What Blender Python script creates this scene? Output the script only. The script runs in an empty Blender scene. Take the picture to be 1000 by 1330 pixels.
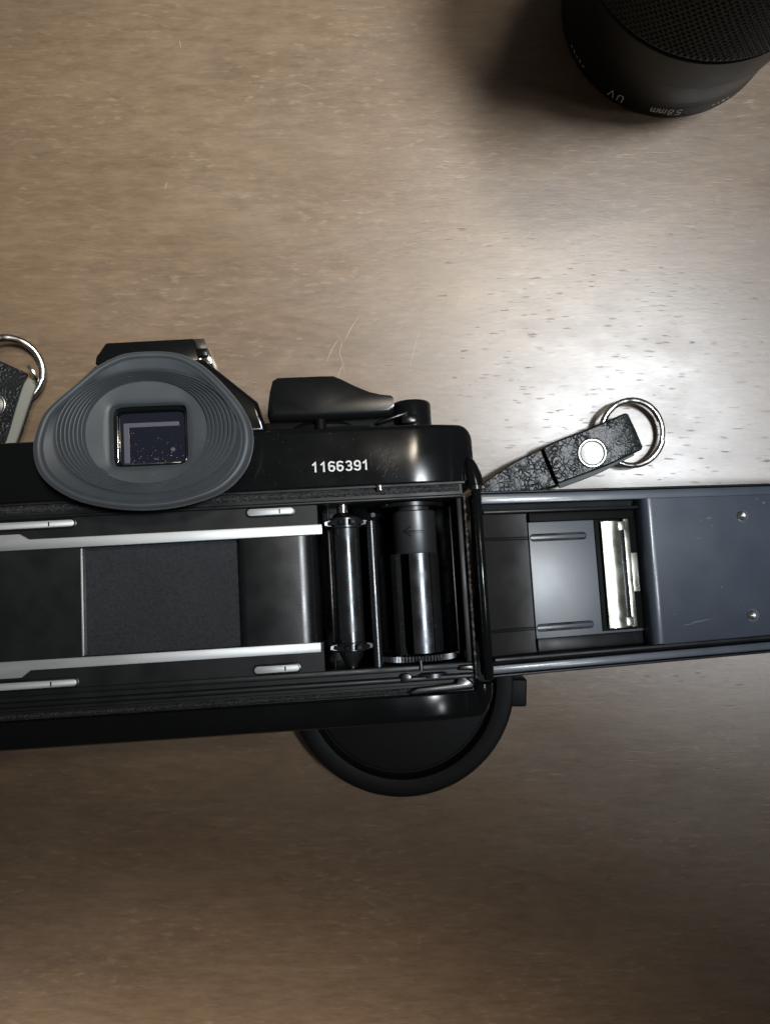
import bpy, bmesh, math, random
from mathutils import Vector, Matrix
random.seed(7)
PI = math.pi
S = 0.001                                  # everything below is written in millimetres
sc = bpy.context.scene
col = sc.collection

# ------------------------------------------------------------------ camera
cd = bpy.data.cameras.new("view_camera"); cam = bpy.data.objects.new("view_camera", cd); col.objects.link(cam)
cam.location = (0, 0, 0.222); cam.rotation_euler = (0, 0, 0)
cd.sensor_fit = 'HORIZONTAL'; cd.sensor_width = 36; cd.lens = 36.0
cd.clip_start = 0.005; cd.clip_end = 20
sc.camera = cam
# ------------------------------------------------------------------ exposure, room light
sc.view_settings.view_transform = 'Standard'; sc.view_settings.look = 'None'
sc.view_settings.exposure = 0.0; sc.view_settings.gamma = 1.0
w = bpy.data.worlds.new("World"); sc.world = w; w.use_nodes = True
bg = w.node_tree.nodes["Background"]; bg.inputs[0].default_value = (1.0, 0.93, 0.86, 1); bg.inputs[1].default_value = 0.056

def aim(o, tgt):
    d = Vector(tgt) - o.location
    o.rotation_euler = d.to_track_quat('-Z', 'Y').to_euler()
def spot(name, loc, tgt, power, radius, cone, blend, color):
    l = bpy.data.lights.new(name, 'SPOT'); l.energy = power; l.shadow_soft_size = radius
    l.spot_size = math.radians(cone); l.spot_blend = blend; l.color = color
    o = bpy.data.objects.new(name, l); col.objects.link(o); o.location = loc; aim(o, tgt); return o
spot("ceiling_lamp", (0.45, 0.17, 1.20), (-0.005, 0.118, 0), 103, 0.115, 16.0, 0.85, (0.88, 0.945, 1.0))
spot("right_glare_fill", (0.68, -0.12, 1.20), (0.14, -0.005, 0), 44, 0.10, 10, 1.0, (0.88, 0.94, 1.0))  # added spot for the glare on the right, no known source
spot("warm_left_fill", (0.25, 0.40, 1.10), (-0.095, 0.090, 0), 29, 0.10, 15.5, 0.9, (1.0, 0.88, 0.70))  # added warm fill lifting the left of the table, not a known lamp
spot("lower_edge_fill", (-1.30, -0.30, 0.90), (-0.075, -0.208, 0), 240, 0.04, 7.6, 1.0, (1.0, 0.92, 0.84))  # unseen spot put in to brighten the table's lower edge

# ------------------------------------------------------------------ materials
def mat(name, color, rough=0.5, metal=0.0, spec=0.5, coat=0.0, coat_rough=0.05, sheen=0.0,
        bump=0.0, bscale=800.0, bdist=0.0001, var=0.0, vscale=200.0, rvar=0.0, rscale=150.0, stretch=None, aniso=0.0):
    m = bpy.data.materials.new(name); m.use_nodes = True
    nt = m.node_tree; N = nt.nodes; L = nt.links; b = N["Principled BSDF"]
    b.inputs["Base Color"].default_value = (*color, 1); b.inputs["Roughness"].default_value = rough
    b.inputs["Metallic"].default_value = metal; b.inputs["Specular IOR Level"].default_value = spec
    b.inputs["Coat Weight"].default_value = coat; b.inputs["Coat Roughness"].default_value = coat_rough
    b.inputs["Sheen Weight"].default_value = sheen
    tc = N.new("ShaderNodeTexCoord"); mp = N.new("ShaderNodeMapping"); L.new(tc.outputs["Object"], mp.inputs[0])
    if stretch: mp.inputs["Scale"].default_value = stretch
    if bump:
        n = N.new("ShaderNodeTexNoise"); n.inputs["Scale"].default_value = bscale; n.inputs["Detail"].default_value = 4
        L.new(mp.outputs[0], n.inputs["Vector"])
        bp = N.new("ShaderNodeBump"); bp.inputs["Strength"].default_value = bump; bp.inputs["Distance"].default_value = bdist
        L.new(n.outputs["Fac"], bp.inputs["Height"]); L.new(bp.outputs[0], b.inputs["Normal"])
    if var:
        n = N.new("ShaderNodeTexNoise"); n.inputs["Scale"].default_value = vscale; n.inputs["Detail"].default_value = 5
        L.new(mp.outputs[0], n.inputs["Vector"])
        r = N.new("ShaderNodeMapRange"); r.inputs[1].default_value = .3; r.inputs[2].default_value = .7
        r.inputs[3].default_value = 1 - var; r.inputs[4].default_value = 1 + var
        L.new(n.outputs["Fac"], r.inputs[0])
        mx = N.new("ShaderNodeVectorMath"); mx.operation = 'SCALE'; mx.inputs[0].default_value = color
        L.new(r.outputs[0], mx.inputs["Scale"]); L.new(mx.outputs[0], b.inputs["Base Color"])
    if rvar:
        n = N.new("ShaderNodeTexNoise"); n.inputs["Scale"].default_value = rscale; n.inputs["Detail"].default_value = 6
        L.new(mp.outputs[0], n.inputs["Vector"])
        r = N.new("ShaderNodeMapRange"); r.inputs[1].default_value = .35; r.inputs[2].default_value = .7
        r.inputs[3].default_value = max(0, rough - rvar); r.inputs[4].default_value = rough + rvar
        L.new(n.outputs["Fac"], r.inputs[0]); L.new(r.outputs[0], b.inputs["Roughness"])
    return m
M = {}
M['gloss'] = mat("black_gloss_paint", (.005, .0055, .006), rough=.16, spec=.24, coat=.0, rvar=.04, rscale=90, bump=.15, bscale=350, bdist=.00003)
M['plastic'] = mat("black_plastic", (.005, .0055, .006), rough=.22, spec=.30, bump=.25, bscale=1500, bdist=.00001, rvar=.02)
M['satin'] = mat("black_satin_paint", (.009, .010, .011), rough=.42, spec=.3, rvar=.08, bump=.2, bscale=2500, bdist=.00001)
M['matte'] = mat("black_matte_paint", (.003, .003, .003), rough=.6, spec=.12)
M['cham'] = mat("black_chamber_paint", (.006, .006, .007), rough=.28, rvar=.08)
M['foam'] = mat("black_foam_seal", (.022, .022, .023), rough=.6, bump=1.0, bscale=1700, bdist=.0005, var=.95, vscale=2200)
M['rubber'] = mat("grey_black_rubber", (.048, .057, .066), rough=.48, spec=.5, sheen=.15, var=.15, vscale=120, bump=.15, bscale=2500, bdist=.00002)
M['curtain'] = mat("black_shutter_cloth", (.014, .017, .022), rough=.75, var=.6, vscale=2100, bump=.8, bscale=2400, bdist=.00007)
M['rail'] = mat("polished_steel_rail", (.52, .54, .55), rough=.54, metal=.8, rvar=.10, rscale=120, var=.12, vscale=60, stretch=(.25, 1, 1), bump=.12, bscale=700, bdist=.00002)
M['chrome'] = mat("worn_chrome", (.72, .71, .68), rough=.20, metal=1, rvar=.1, rscale=300, var=.15, vscale=200)
M['nickel'] = mat("nickel_plate", (.60, .61, .53), rough=.30, metal=1, rvar=.1, rscale=200, var=.10, vscale=80)
M['darkmetal'] = mat("dark_blackened_metal", (.075, .080, .085), rough=.28, metal=.85, rvar=.08, rscale=250)
M['doorpaint'] = mat("slate_satin_lacquer", (.070, .084, .105), rough=.44, spec=1.0, coat=.5, coat_rough=.38, rvar=.06, rscale=60, var=.10, vscale=70, bump=.1, bscale=2500, bdist=.00001)
M['plate'] = mat("slate_pressure_plate_lacquer", (.056, .067, .090), rough=.42, spec=.55, coat=.35, coat_rough=.16, rvar=.07, rscale=90, var=.10, vscale=60)
M['lens'] = mat("black_anodised", (.006, .006, .006), spec=.35, rough=.40, rvar=.05, rscale=100)
M['grip'] = mat("black_grip_rubber", (.007, .0075, .0075), rough=.55, spec=.4)
M['cap'] = mat("black_matt_plastic", (.004, .004, .0043), rough=.55, spec=.18, bump=.3, bscale=2000, bdist=.00003)
M['guide'] = mat('black_guide_lacquer', (.008, .009, .010), rough=.28, spec=.4, rvar=.04)
M['lip'] = mat('worn_steel_lip', (.55, .55, .54), rough=.3, metal=1, rvar=.15, rscale=900, var=.5, vscale=900)
M['rivet'] = mat('dull_silver_rivet', (.50, .50, .48), rough=.32, metal=1)
M['ink'] = mat("white_ink", (.80, .80, .78), rough=.6)
M['greyink'] = mat("pale_ink", (.75, .75, .72), rough=.6)
M['glassy'] = mat("eyepiece_glass", (.010, .012, .022), rough=.04, spec=.8, coat=1, coat_rough=.02)
M['glassgrey'] = mat("eyepiece_glass_grey", (.10, .10, .125), rough=.3)  # flat grey, carries the painted reflection on the eyepiece glass
M['dust'] = mat("dust", (.55, .55, .55), rough=.9)
M['skin'] = mat("strap_edge", (.23, .23, .20), rough=.7, bump=.4, bscale=900, bdist=.0001)
M['edge'] = mat('dark_leather_edge', (.07, .08, .075), rough=.6, bump=.4, bscale=900, bdist=.0001)
M['scratch'] = mat("pale_scratch", (.46, .38, .30), rough=.5)

def leather():
    m = bpy.data.materials.new("cracked_black_leather"); m.use_nodes = True
    nt = m.node_tree; N = nt.nodes; L = nt.links; b = N["Principled BSDF"]
    b.inputs["Base Color"].default_value = (.011, .013, .014, 1); b.inputs["Roughness"].default_value = .37; b.inputs["Specular IOR Level"].default_value = .38
    tc = N.new("ShaderNodeTexCoord")
    nz = N.new("ShaderNodeTexNoise"); nz.inputs["Scale"].default_value = 400; L.new(tc.outputs["Object"], nz.inputs["Vector"])
    mx = N.new("ShaderNodeVectorMath"); mx.operation = 'MULTIPLY_ADD'; mx.inputs[1].default_value = (.0042,) * 3
    L.new(nz.outputs["Color"], mx.inputs[0]); L.new(tc.outputs["Object"], mx.inputs[2])
    v = N.new("ShaderNodeTexVoronoi"); v.feature = 'DISTANCE_TO_EDGE'; v.inputs["Scale"].default_value = 640
    L.new(mx.outputs[0], v.inputs["Vector"])
    r = N.new("ShaderNodeMapRange"); r.inputs[1].default_value = 0; r.inputs[2].default_value = .16
    L.new(v.outputs["Distance"], r.inputs[0])
    n2 = N.new("ShaderNodeTexNoise"); n2.inputs["Scale"].default_value = 1500; L.new(tc.outputs["Object"], n2.inputs["Vector"])
    ad = N.new("ShaderNodeMath"); ad.operation = 'MULTIPLY_ADD'; ad.inputs[1].default_value = .55
    n3 = N.new("ShaderNodeTexNoise"); n3.inputs["Scale"].default_value = 190; L.new(tc.outputs["Object"], n3.inputs["Vector"])
    r3 = N.new("ShaderNodeMapRange"); r3.inputs[1].default_value = .38; r3.inputs[2].default_value = .62; r3.inputs[3].default_value = .15; r3.inputs[4].default_value = 1.3
    L.new(n3.outputs["Fac"], r3.inputs[0])
    mu = N.new("ShaderNodeMath"); mu.operation = 'MULTIPLY'; L.new(r.outputs[0], mu.inputs[0]); L.new(r3.outputs[0], mu.inputs[1])
    L.new(n2.outputs["Fac"], ad.inputs[0]); L.new(mu.outputs[0], ad.inputs[2])
    bp = N.new("ShaderNodeBump"); bp.inputs["Strength"].default_value = .85; bp.inputs["Distance"].default_value = .00013
    L.new(ad.outputs[0], bp.inputs["Height"]); L.new(bp.outputs[0], b.inputs["Normal"])
    return m
M['leather'] = leather()

def wood():
    m = bpy.data.materials.new("brown_wood_veneer"); m.use_nodes = True
    nt = m.node_tree; N = nt.nodes; L = nt.links; b = N["Principled BSDF"]
    tc = N.new("ShaderNodeTexCoord")
    def mapping(scale, rot=-.05):
        mp = N.new("ShaderNodeMapping"); mp.inputs["Rotation"].default_value = (0, 0, rot); mp.inputs["Scale"].default_value = scale
        L.new(tc.outputs["Object"], mp.inputs[0]); return mp
    def noise(mp, s, det=4, rg=.55):
        n = N.new("ShaderNodeTexNoise"); n.inputs["Scale"].default_value = s; n.inputs["Detail"].default_value = det
        n.inputs["Roughness"].default_value = rg; L.new(mp.outputs[0], n.inputs["Vector"]); return n
    def rng(src, a, b_, c, d):
        r = N.new("ShaderNodeMapRange"); r.inputs[1].default_value = a; r.inputs[2].default_value = b_
        r.inputs[3].default_value = c; r.inputs[4].default_value = d; L.new(src, r.inputs[0]); return r.outputs[0]
    def math_(op, a, b_):
        n = N.new("ShaderNodeMath"); n.operation = op
        for i, x in enumerate((a, b_)):
            if isinstance(x, (int, float)): n.inputs[i].default_value = x
            else: L.new(x, n.inputs[i])
        return n.outputs[0]
    streak = noise(mapping((.22, 1, 1)), 560, 6, .7)
    fine = noise(mapping((.16, 1, 1), -.045), 1900, 3, .65)
    broad = noise(mapping((.35, 1, 1)), 45, 3)
    flame = noise(mapping((.30, 1, 1)), 230, 3, .6)
    # pores: short dark dashes
    pv = N.new("ShaderNodeTexVoronoi"); pv.inputs["Scale"].default_value = 700; L.new(mapping((.17, 1, 1), -.06).outputs[0], pv.inputs["Vector"])
    pmask = noise(mapping((.5, 1, 1)), 90, 3)
    pore = math_('MULTIPLY', rng(pv.outputs["Distance"], .09, .19, 1, 0), rng(pmask.outputs["Fac"], .38, .54, 0, 1))
    pn = noise(mapping((.17, 1, 1), -.055), 1050, 2, .5)
    pn2 = noise(mapping((.6, 1, 1)), 70, 3)
    pore2 = math_('MULTIPLY', rng(pn.outputs["Fac"], .655, .72, 0, 1), rng(pn2.outputs["Fac"], .36, .56, .15, 1))
    pore = math_('MAXIMUM', math_('MULTIPLY', pore, .55), pore2)
    fl = noise(mapping((.30, 1, 1), -.03), 780, 2, .5)
    fleck = math_('MULTIPLY', rng(fl.outputs["Fac"], .57, .70, 0, 1), rng(smudge_ := noise(mapping((.5, 1, 1)), 55, 3).outputs["Fac"], .40, .60, .1, 1))
    cr = N.new("ShaderNodeValToRGB")
    cr.color_ramp.elements[0].color = (.108, .069, .040, 1); cr.color_ramp.elements[0].position = .33
    cr.color_ramp.elements[1].color = (.258, .175, .108, 1); cr.color_ramp.elements[1].position = .68
    mixv = math_('ADD', math_('MULTIPLY', streak.outputs["Fac"], .38), math_('ADD', math_('MULTIPLY', broad.outputs["Fac"], .24), math_('ADD', math_('MULTIPLY', fine.outputs["Fac"], .18), math_('MULTIPLY', flame.outputs["Fac"], .20))))
    L.new(mixv, cr.inputs[0])
    mx = N.new("ShaderNodeMixRGB"); mx.blend_type = 'MULTIPLY'
    mx.inputs[2].default_value = (.80, .78, .76, 1); L.new(cr.outputs[0], mx.inputs[1]); L.new(pore, mx.inputs[0])
    m2 = N.new("ShaderNodeMixRGB"); m2.inputs[2].default_value = (.33, .25, .175, 1)
    L.new(math_('MULTIPLY', fleck, .42), m2.inputs[0]); L.new(mx.outputs[0], m2.inputs[1])
    L.new(m2.outputs[0], b.inputs["Base Color"])
    rn = noise(mapping((.45, 1, 1)), 60, 5, .6)
    smud = noise(mapping((1, 1, 1), 0), 28, 5, .6)
    rough = math_('ADD', rng(rn.outputs["Fac"], .3, .7, .33, .43), math_('ADD', math_('MULTIPLY', pore, .22), rng(smud.outputs["Fac"], .5, .75, 0, .07)))
    L.new(rough, b.inputs["Roughness"])
    b.inputs["Specular IOR Level"].default_value = .6
    b.inputs["Coat Weight"].default_value = .75; b.inputs["Coat IOR"].default_value = 1.45
    L.new(math_('SUBTRACT', rough, .07), b.inputs["Coat Roughness"])
    h = math_('SUBTRACT', math_('ADD', math_('MULTIPLY', fine.outputs["Fac"], .30), math_('MULTIPLY', streak.outputs["Fac"], .5)), math_('MULTIPLY', pore, .45))
    bp = N.new("ShaderNodeBump"); bp.inputs["Strength"].default_value = .46; bp.inputs["Distance"].default_value = .00014
    L.new(h, bp.inputs["Height"]); L.new(bp.outputs[0], b.inputs["Normal"])
    return m
M['wood'] = wood()

# ------------------------------------------------------------------ helpers
def link(name, bm, m, parent=None, loc=None, angle=38, smooth=True, mats=None):
    me = bpy.data.meshes.new(name)
    bmesh.ops.scale(bm, vec=(S, S, S), verts=bm.verts)
    bmesh.ops.recalc_face_normals(bm, faces=bm.faces)
    bm.to_mesh(me); bm.free()
    for mm_ in (mats or [m]): me.materials.append(mm_)
    if smooth:
        me.shade_smooth(); me.set_sharp_from_angle(angle=math.radians(angle))
    o = bpy.data.objects.new(name, me); col.objects.link(o)
    if parent: o.parent = parent
    if loc is not None: o.location = [c * S for c in loc]
    return o
def new(): return bmesh.new()
def join(dst, src):
    me = bpy.data.meshes.new("tmp"); src.to_mesh(me); src.free(); dst.from_mesh(me); bpy.data.meshes.remove(me)
def bevel(bm, width, seg=3, ang=25, sel=None):
    es = [e for e in bm.edges if len(e.link_faces) == 2 and e.calc_face_angle(0) > math.radians(ang) and (sel is None or sel(e))]
    if es: bmesh.ops.bevel(bm, geom=es, offset=width, segments=seg, profile=.5, affect='EDGES', clamp_overlap=True)
def box(dst, x0, x1, y0, y1, z0, z1, bev=0.0, seg=2, rot=None):
    b = bmesh.new(); bmesh.ops.create_cube(b, size=1)
    for v in b.verts:
        v.co = Vector(((x0 + x1) / 2 + v.co.x * (x1 - x0), (y0 + y1) / 2 + v.co.y * (y1 - y0), (z0 + z1) / 2 + v.co.z * (z1 - z0)))
    if bev: bevel(b, bev, seg)
    if rot: bmesh.ops.rotate(b, cent=rot[0], matrix=Matrix.Rotation(rot[1], 3, rot[2]), verts=b.verts)
    join(dst, b)
def prism(dst, pts, z0, z1, bev=0.0, seg=3, top_only=False):
    b = bmesh.new()
    lo = [b.verts.new((x, y, z0)) for x, y in pts]; hi = [b.verts.new((x, y, z1)) for x, y in pts]
    n = len(pts)
    b.faces.new(lo[::-1]); b.faces.new(hi)
    for i in range(n): b.faces.new((lo[i], lo[(i + 1) % n], hi[(i + 1) % n], hi[i]))
    bmesh.ops.recalc_face_normals(b, faces=b.faces)
    if bev:
        bevel(b, bev, seg, 10, (lambda e: all(v.co.z > z1 - 1e-4 for v in e.verts)) if top_only else None)
    join(dst, b)
def capsule(x0, x1, y, r, n=8):
    pts = [(x1 - r + r * math.sin(PI * i / n), y - r * math.cos(PI * i / n)) for i in range(n + 1)]
    pts += [(x0 + r - r * math.sin(PI * i / n), y + r * math.cos(PI * i / n)) for i in range(n + 1)]
    return pts
def lathe(dst, prof, n=64, axis='z', c=(0, 0, 0), a0=0, a1=2 * PI, wob=None):
    """prof: list of (position along axis, radius)"""
    b = bmesh.new(); full = abs(a1 - a0 - 2 * PI) < 1e-6; k = n if full else n + 1
    rows = []
    for h, r in prof:
        row = []
        for i in range(k):
            a = a0 + (a1 - a0) * i / n; rr = r if wob is None else r + wob(i, h)
            p = (rr * math.cos(a), rr * math.sin(a))
            co = (p[0], p[1], h) if axis == 'z' else ((p[0], h, p[1]) if axis == 'y' else (h, p[0], p[1]))
            row.append(b.verts.new((co[0] + c[0], co[1] + c[1], co[2] + c[2])))
        rows.append(row)
    for r0, r1 in zip(rows, rows[1:]):
        for i in range(n if full else n):
            j = (i + 1) % k
            b.faces.new((r0[i], r0[j], r1[j], r1[i]))
    if full:
        if prof[0][1] > 1e-6: b.faces.new(rows[0][::-1])
        if prof[-1][1] > 1e-6: b.faces.new(rows[-1])
    bmesh.ops.remove_doubles(b, verts=b.verts, dist=1e-5)
    join(dst, b)
def loft(dst, rings, caps=True):
    b = bmesh.new(); R_ = [[b.verts.new(p) for p in r] for r in rings]; n = len(rings[0])
    for r0, r1 in zip(R_, R_[1:]):
        for i in range(n): b.faces.new((r0[i], r0[(i + 1) % n], r1[(i + 1) % n], r1[i]))
    if caps: b.faces.new(R_[0][::-1]); b.faces.new(R_[-1])
    join(dst, b)
def tube(dst, pts, r, n=10, closed=False, flat=1.0):
    P_ = [Vector(p) for p in pts]; rings = []
    for i, p in enumerate(P_):
        a = P_[i - 1] if (i or closed) else p; c = P_[(i + 1) % len(P_)] if (i < len(P_) - 1 or closed) else p
        t = (c - a).normalized(); u = Vector((0, 0, 1)).cross(t)
        u = u.normalized() if u.length > 1e-4 else Vector((1, 0, 0)); v = t.cross(u)
        rr = r[i] if isinstance(r, (list, tuple)) else r
        rings.append([p + u * rr * math.cos(2 * PI * k / n) + v * rr * flat * math.sin(2 * PI * k / n) for k in range(n)])
    if closed: rings.append(rings[0]); loft(dst, rings, False)
    else: loft(dst, rings)
def spline(pts, n=10):
    out = []; P_ = [Vector(p) for p in pts]; P_ = [P_[0]] + P_ + [P_[-1]]
    for i in range(1, len(P_) - 2):
        for k in range(n):
            t = k / n; a, b_, c, d = P_[i - 1:i + 3]
            out.append(.5 * ((2 * b_) + (c - a) * t + (2 * a - 5 * b_ + 4 * c - d) * t * t + (3 * b_ - a - 3 * c + d) * t ** 3))
    out.append(P_[-2]); return out
def ribbon(dst, pts, widths, th, n=10, bev=.35):
    """flat strap along a 3D path, rounded rectangular section"""
    sp = spline([(*p, ww) if False else p for p in pts], n); wsp = spline([(ww, 0, 0) for ww in widths], n)
    rings = []
    for i, p in enumerate(sp):
        t = (sp[min(i + 1, len(sp) - 1)] - sp[max(i - 1, 0)]).normalized(); u = Vector((-t.y, t.x, 0)).normalized(); v = t.cross(u)
        hw = wsp[i].x / 2; ht = th / 2; b_ = bev
        sec = [(-hw + b_, -ht), (hw - b_, -ht), (hw, -ht + b_), (hw, ht - b_), (hw - b_, ht), (0, ht + .15), (-hw + b_, ht), (-hw, ht - b_), (-hw, -ht + b_)]
        rings.append([p + u * a + v * c for a, c in sec])
    loft(dst, rings)
def empty(name, loc, label, cat, rot=None):
    o = bpy.data.objects.new(name, None); col.objects.link(o); o.empty_display_size = .01
    o.location = [c * S for c in loc]
    if rot is not None: o.rotation_euler = rot
    o['label'] = label; o['category'] = cat; return o
def arc(cx, cy, rx, ry, a0, a1, n=10):
    return [(cx + rx * math.cos(math.radians(a0 + (a1 - a0) * k / n)), cy + ry * math.sin(math.radians(a0 + (a1 - a0) * k / n))) for k in range(n + 1)]
GLYPH = {   # engraved single-stroke characters in a box .6 wide, 1 high, centred on 0
    '1': [[(-.20, .24), (.04, .48), (.04, -.5)]],
    '6': [[(.22, .40)] + arc(-.02, .26, .24, .24, 50, 180, 6) + [(-.26, -.05)] + arc(-.02, -.2, .24, .29, 180, 360, 10) + arc(-.02, -.17, .24, .24, 8, 165, 8)],
    '9': [[(-.24, -.38)] + arc(.02, -.24, .24, .26, 215, 360, 6) + [(.26, .05)] + arc(.02, .2, .24, .29, 0, 180, 10) + arc(.02, .17, .24, .24, 188, 345, 8)],
    '3': [arc(0, .25, .23, .24, 150, -90, 9) + arc(0, -.24, .26, .26, 90, -150, 9)],
    'U': [[(-.26, .5), (-.26, -.2)] + arc(0, -.22, .26, .27, 180, 360, 10) + [(.26, .5)]],
    'V': [[(-.30, .5), (0, -.5), (.30, .5)]],
    '5': [[(.24, .48), (-.18, .48), (-.22, .06)] + arc(-.01, -.2, .25, .29, 120, -150, 10)],
    '8': [arc(0, .25, .20, .23, -90, 270, 14), arc(0, -.23, .25, .26, 90, 450, 14)],
    'm': [[(-.34, -.5), (-.34, .18)], arc(-.17, 0, .17, .18, 180, 0, 6) + [(0, -.5)], arc(.17, 0, .17, .18, 180, 0, 6) + [(.34, -.5)]],
    '-': [[(-.25, 0), (.25, .08)]], '.': [[(-.1, .3), (.14, -.3)]],
}
def glyph(ch, h, wd, t=.02):
    """strokes of one character as thin raised ribbons"""
    b = bmesh.new()
    for pl in GLYPH[ch]:
        P_ = [Vector((x * h, y * h)) for x, y in pl]; rings = []
        for i, p in enumerate(P_):
            d0 = (p - P_[i - 1]).normalized() if i else (P_[1] - p).normalized()
            d1 = (P_[i + 1] - p).normalized() if i < len(P_) - 1 else d0
            d = (d0 + d1).normalized(); k = 1 / max(.5, math.sqrt((1 + d0.dot(d1)) / 2)); nx = Vector((-d.y, d.x)) * wd / 2 * k
            q = p - d * wd * .3 if i == 0 else (p + d * wd * .3 if i == len(P_) - 1 else p)
            rings.append([(q.x + nx.x, q.y + nx.y, t), (q.x - nx.x, q.y - nx.y, t), (q.x - nx.x, q.y - nx.y, -t), (q.x + nx.x, q.y + nx.y, -t)])
        loft(b, rings)
    return b

# ------------------------------------------------------------------ the table
bm = new(); box(bm, -700, 700, -500, 600, -25, 0, 2)
table = link("table_top", bm, M['wood']); table['kind'] = 'structure'
def T(px, py, z=0.06): return ((px - 500) * .222, -(py - 665) * .222, z)
for k, pts in enumerate([[(467, 408), (455, 428), (447, 443)], [(440, 440), (432, 452), (424, 470)], [(447, 470), (441, 482), (438, 496)],
                         [(437, 432), (444, 445), (441, 458), (445, 470), (448, 486)], [(690, 300), (684, 306), (672, 312)], [(705, 318), (695, 327), (682, 330)],
                         [(545, 425), (536, 460), (531, 482)], [(628, 372), (623, 379)], [(598, 388), (592, 402)], [(233, 52), (235, 62)], [(217, 236), (214, 246)]]):
    bm = new(); P_ = spline([T(*p) for p in pts], 5); n = len(P_)
    tube(bm, P_, [.015 + .045 * math.sin(PI * i / (n - 1)) for i in range(n)], 5, flat=.3); link("scratch", bm, M['scratch'], table)

# ------------------------------------------------------------------ the camera body (local millimetres: x right, y towards the viewfinder, z out of the back)
BODY_ROT = (Matrix.Rotation(math.radians(3.33), 3, 'Z') @ Matrix.Rotation(math.radians(-5.55), 3, 'X') @ Matrix.Rotation(math.radians(3.58), 3, 'Y'))
GATE = Vector((-50.8, -19.3, 48.0))
UP = 40.0
base = GATE + BODY_ROT @ Vector((0, 0, -UP))
camera = empty("film_camera", base, "black film camera lying on its front with its back door swung open", "camera", BODY_ROT.to_euler())
def cpart(name, bm, m, parent=None, **k):
    if parent is None: return link(name, bm, m, camera, (0, 0, UP), **k)
    return link(name, bm, m, parent, **k)

# end-rounded shells (top plate and base plate)
def end_profile(x):
    ax = abs(x)
    if ax < 58: return 0.0
    if ax < 68: t = (ax - 58) / 10; return -1.7 * t * t
    t = min(1, (ax - 68) / 6.8); return -1.7 - 5.0 * (1 - math.sqrt(max(0, 1 - t * t))) - 1.2 * t
def shell(dst, y0f, y1f, zoff, zb, r_top, r_bot):
    xs = [-74.8 + .2 * i for i in range(0, 34)] + [-68 + 1.1 * i for i in range(1, 11)] + [-57 + 6 * i for i in range(1, 19)] + [57 + 1.1 * i for i in range(0, 10)] + [68 + .2 * i for i in range(0, 35)]
    rings = []
    for x in sorted(set(xs)):
        ya, yb = y0f(x), y1f(x); z = end_profile(x) + zoff; ring = [(x, ya, zb)]
        for k in range(7):
            a = PI / 2 * k / 6; ring.append((x, ya + r_bot * (1 - math.cos(a)), z - r_bot * (1 - math.sin(a))))
        for k in range(7):
            a = PI / 2 * (1 - k / 6); ring.append((x, yb - r_top * (1 - math.cos(a)), z - r_top * (1 - math.sin(a))))
        ring.append((x, yb, zb)); rings.append(ring)
    loft(dst, rings)
def rc(x, y, r=4.0, sgn=1):
    d = abs(x) - (74.9 - r)
    return y if d <= 0 else y - sgn * (r - math.sqrt(max(0, r * r - d * d)))
bm = new(); shell(bm, lambda x: 23.2, lambda x: rc(x, 37.2), .25, -32.5, 1.3, .35)
cpart("top_plate", bm, M['gloss'])
bm = new(); shell(bm, lambda x: rc(x, -31.9, 3.0, -1), lambda x: -25.6, -.15, -32.5, .4, 1.6)
cpart("base_plate", bm, M['gloss'])
# prism hump
bm = new(); prism(bm, [(-26.6, 36.9), (-24.8, 44.6), (-13.5, 54.6), (11.4, 55.2), (23.6, 44.3), (25.6, 36.9)], -30, -.4, 1.2, 4, True)
cpart("prism_housing", bm, M['gloss'])
# casting
bm = new()
box(bm, -73.0, 72.4, -31.2, 36.6, -33, -23, 1)
box(bm, -72.4, 70.6, 20.15, 20.95, -23, -1.6, .0)
box(bm, -72.4, 70.2, 19.3, 20.15, -23, -.25, .35, 3)         # upper lip
box(bm, -72.4, 70.6, 20.95, 23.0, -23, -2.0)                 # floor of light seal groove
box(bm, -72.4, 71.2, 22.7, 23.15, -23, -.9)
box(bm, -36.2, 36.2, 12.3, 19.3, -23, -1.15)
box(bm, -36.2, 36.2, -18.9, -12.3, -23, -1.15)
box(bm, -72.4, 70.2, -20.3, -18.9, -23, -.9, .3)
box(bm, -72.4, 70.2, -21.3, -20.3, -23, -1.5)
box(bm, -72.4, 70.2, -22.7, -21.3, -23, -.5, .5, 3)          # lower lip
box(bm, -72.4, 70.2, -25.5, -22.7, -23, -2.2)
box(bm, -72.4, 70.2, -23.9, -23.5, -5, -1.3)
box(bm, 69.0, 70.2, -18.9, 19.3, -23, -1.6, .2)
box(bm, -72.4, -69.5, -18.9, 19.3, -23, -.6, .2)
box(bm, -38.0, -36.2, -18.9, 19.3, -23, -2.5)
cpart("body_casting", bm, M['satin'])
# film guide plates either side of the gate
bm = new(); box(bm, -36.0, -17.9, -12.28, 12.28, -21, -.95); cpart("film_guide_plate", bm, M['satin'])
bm = new(); b = bmesh.new()
prof = [(17.6, -4), (17.65, -1.9), (17.9, -1.35), (18.4, -1.0), (19.2, -.9), (31.5, -.9), (33.2, -1.15), (34.4, -1.8), (35.3, -3.0), (35.7, -4.6), (35.8, -21), (17.6, -21)]
prism(bm, prof, -12.28, 12.28)
for v in bm.verts: v.co = Vector((v.co.x, v.co.z, v.co.y))
cpart("film_guide_plate", bm, M['guide'])
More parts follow.
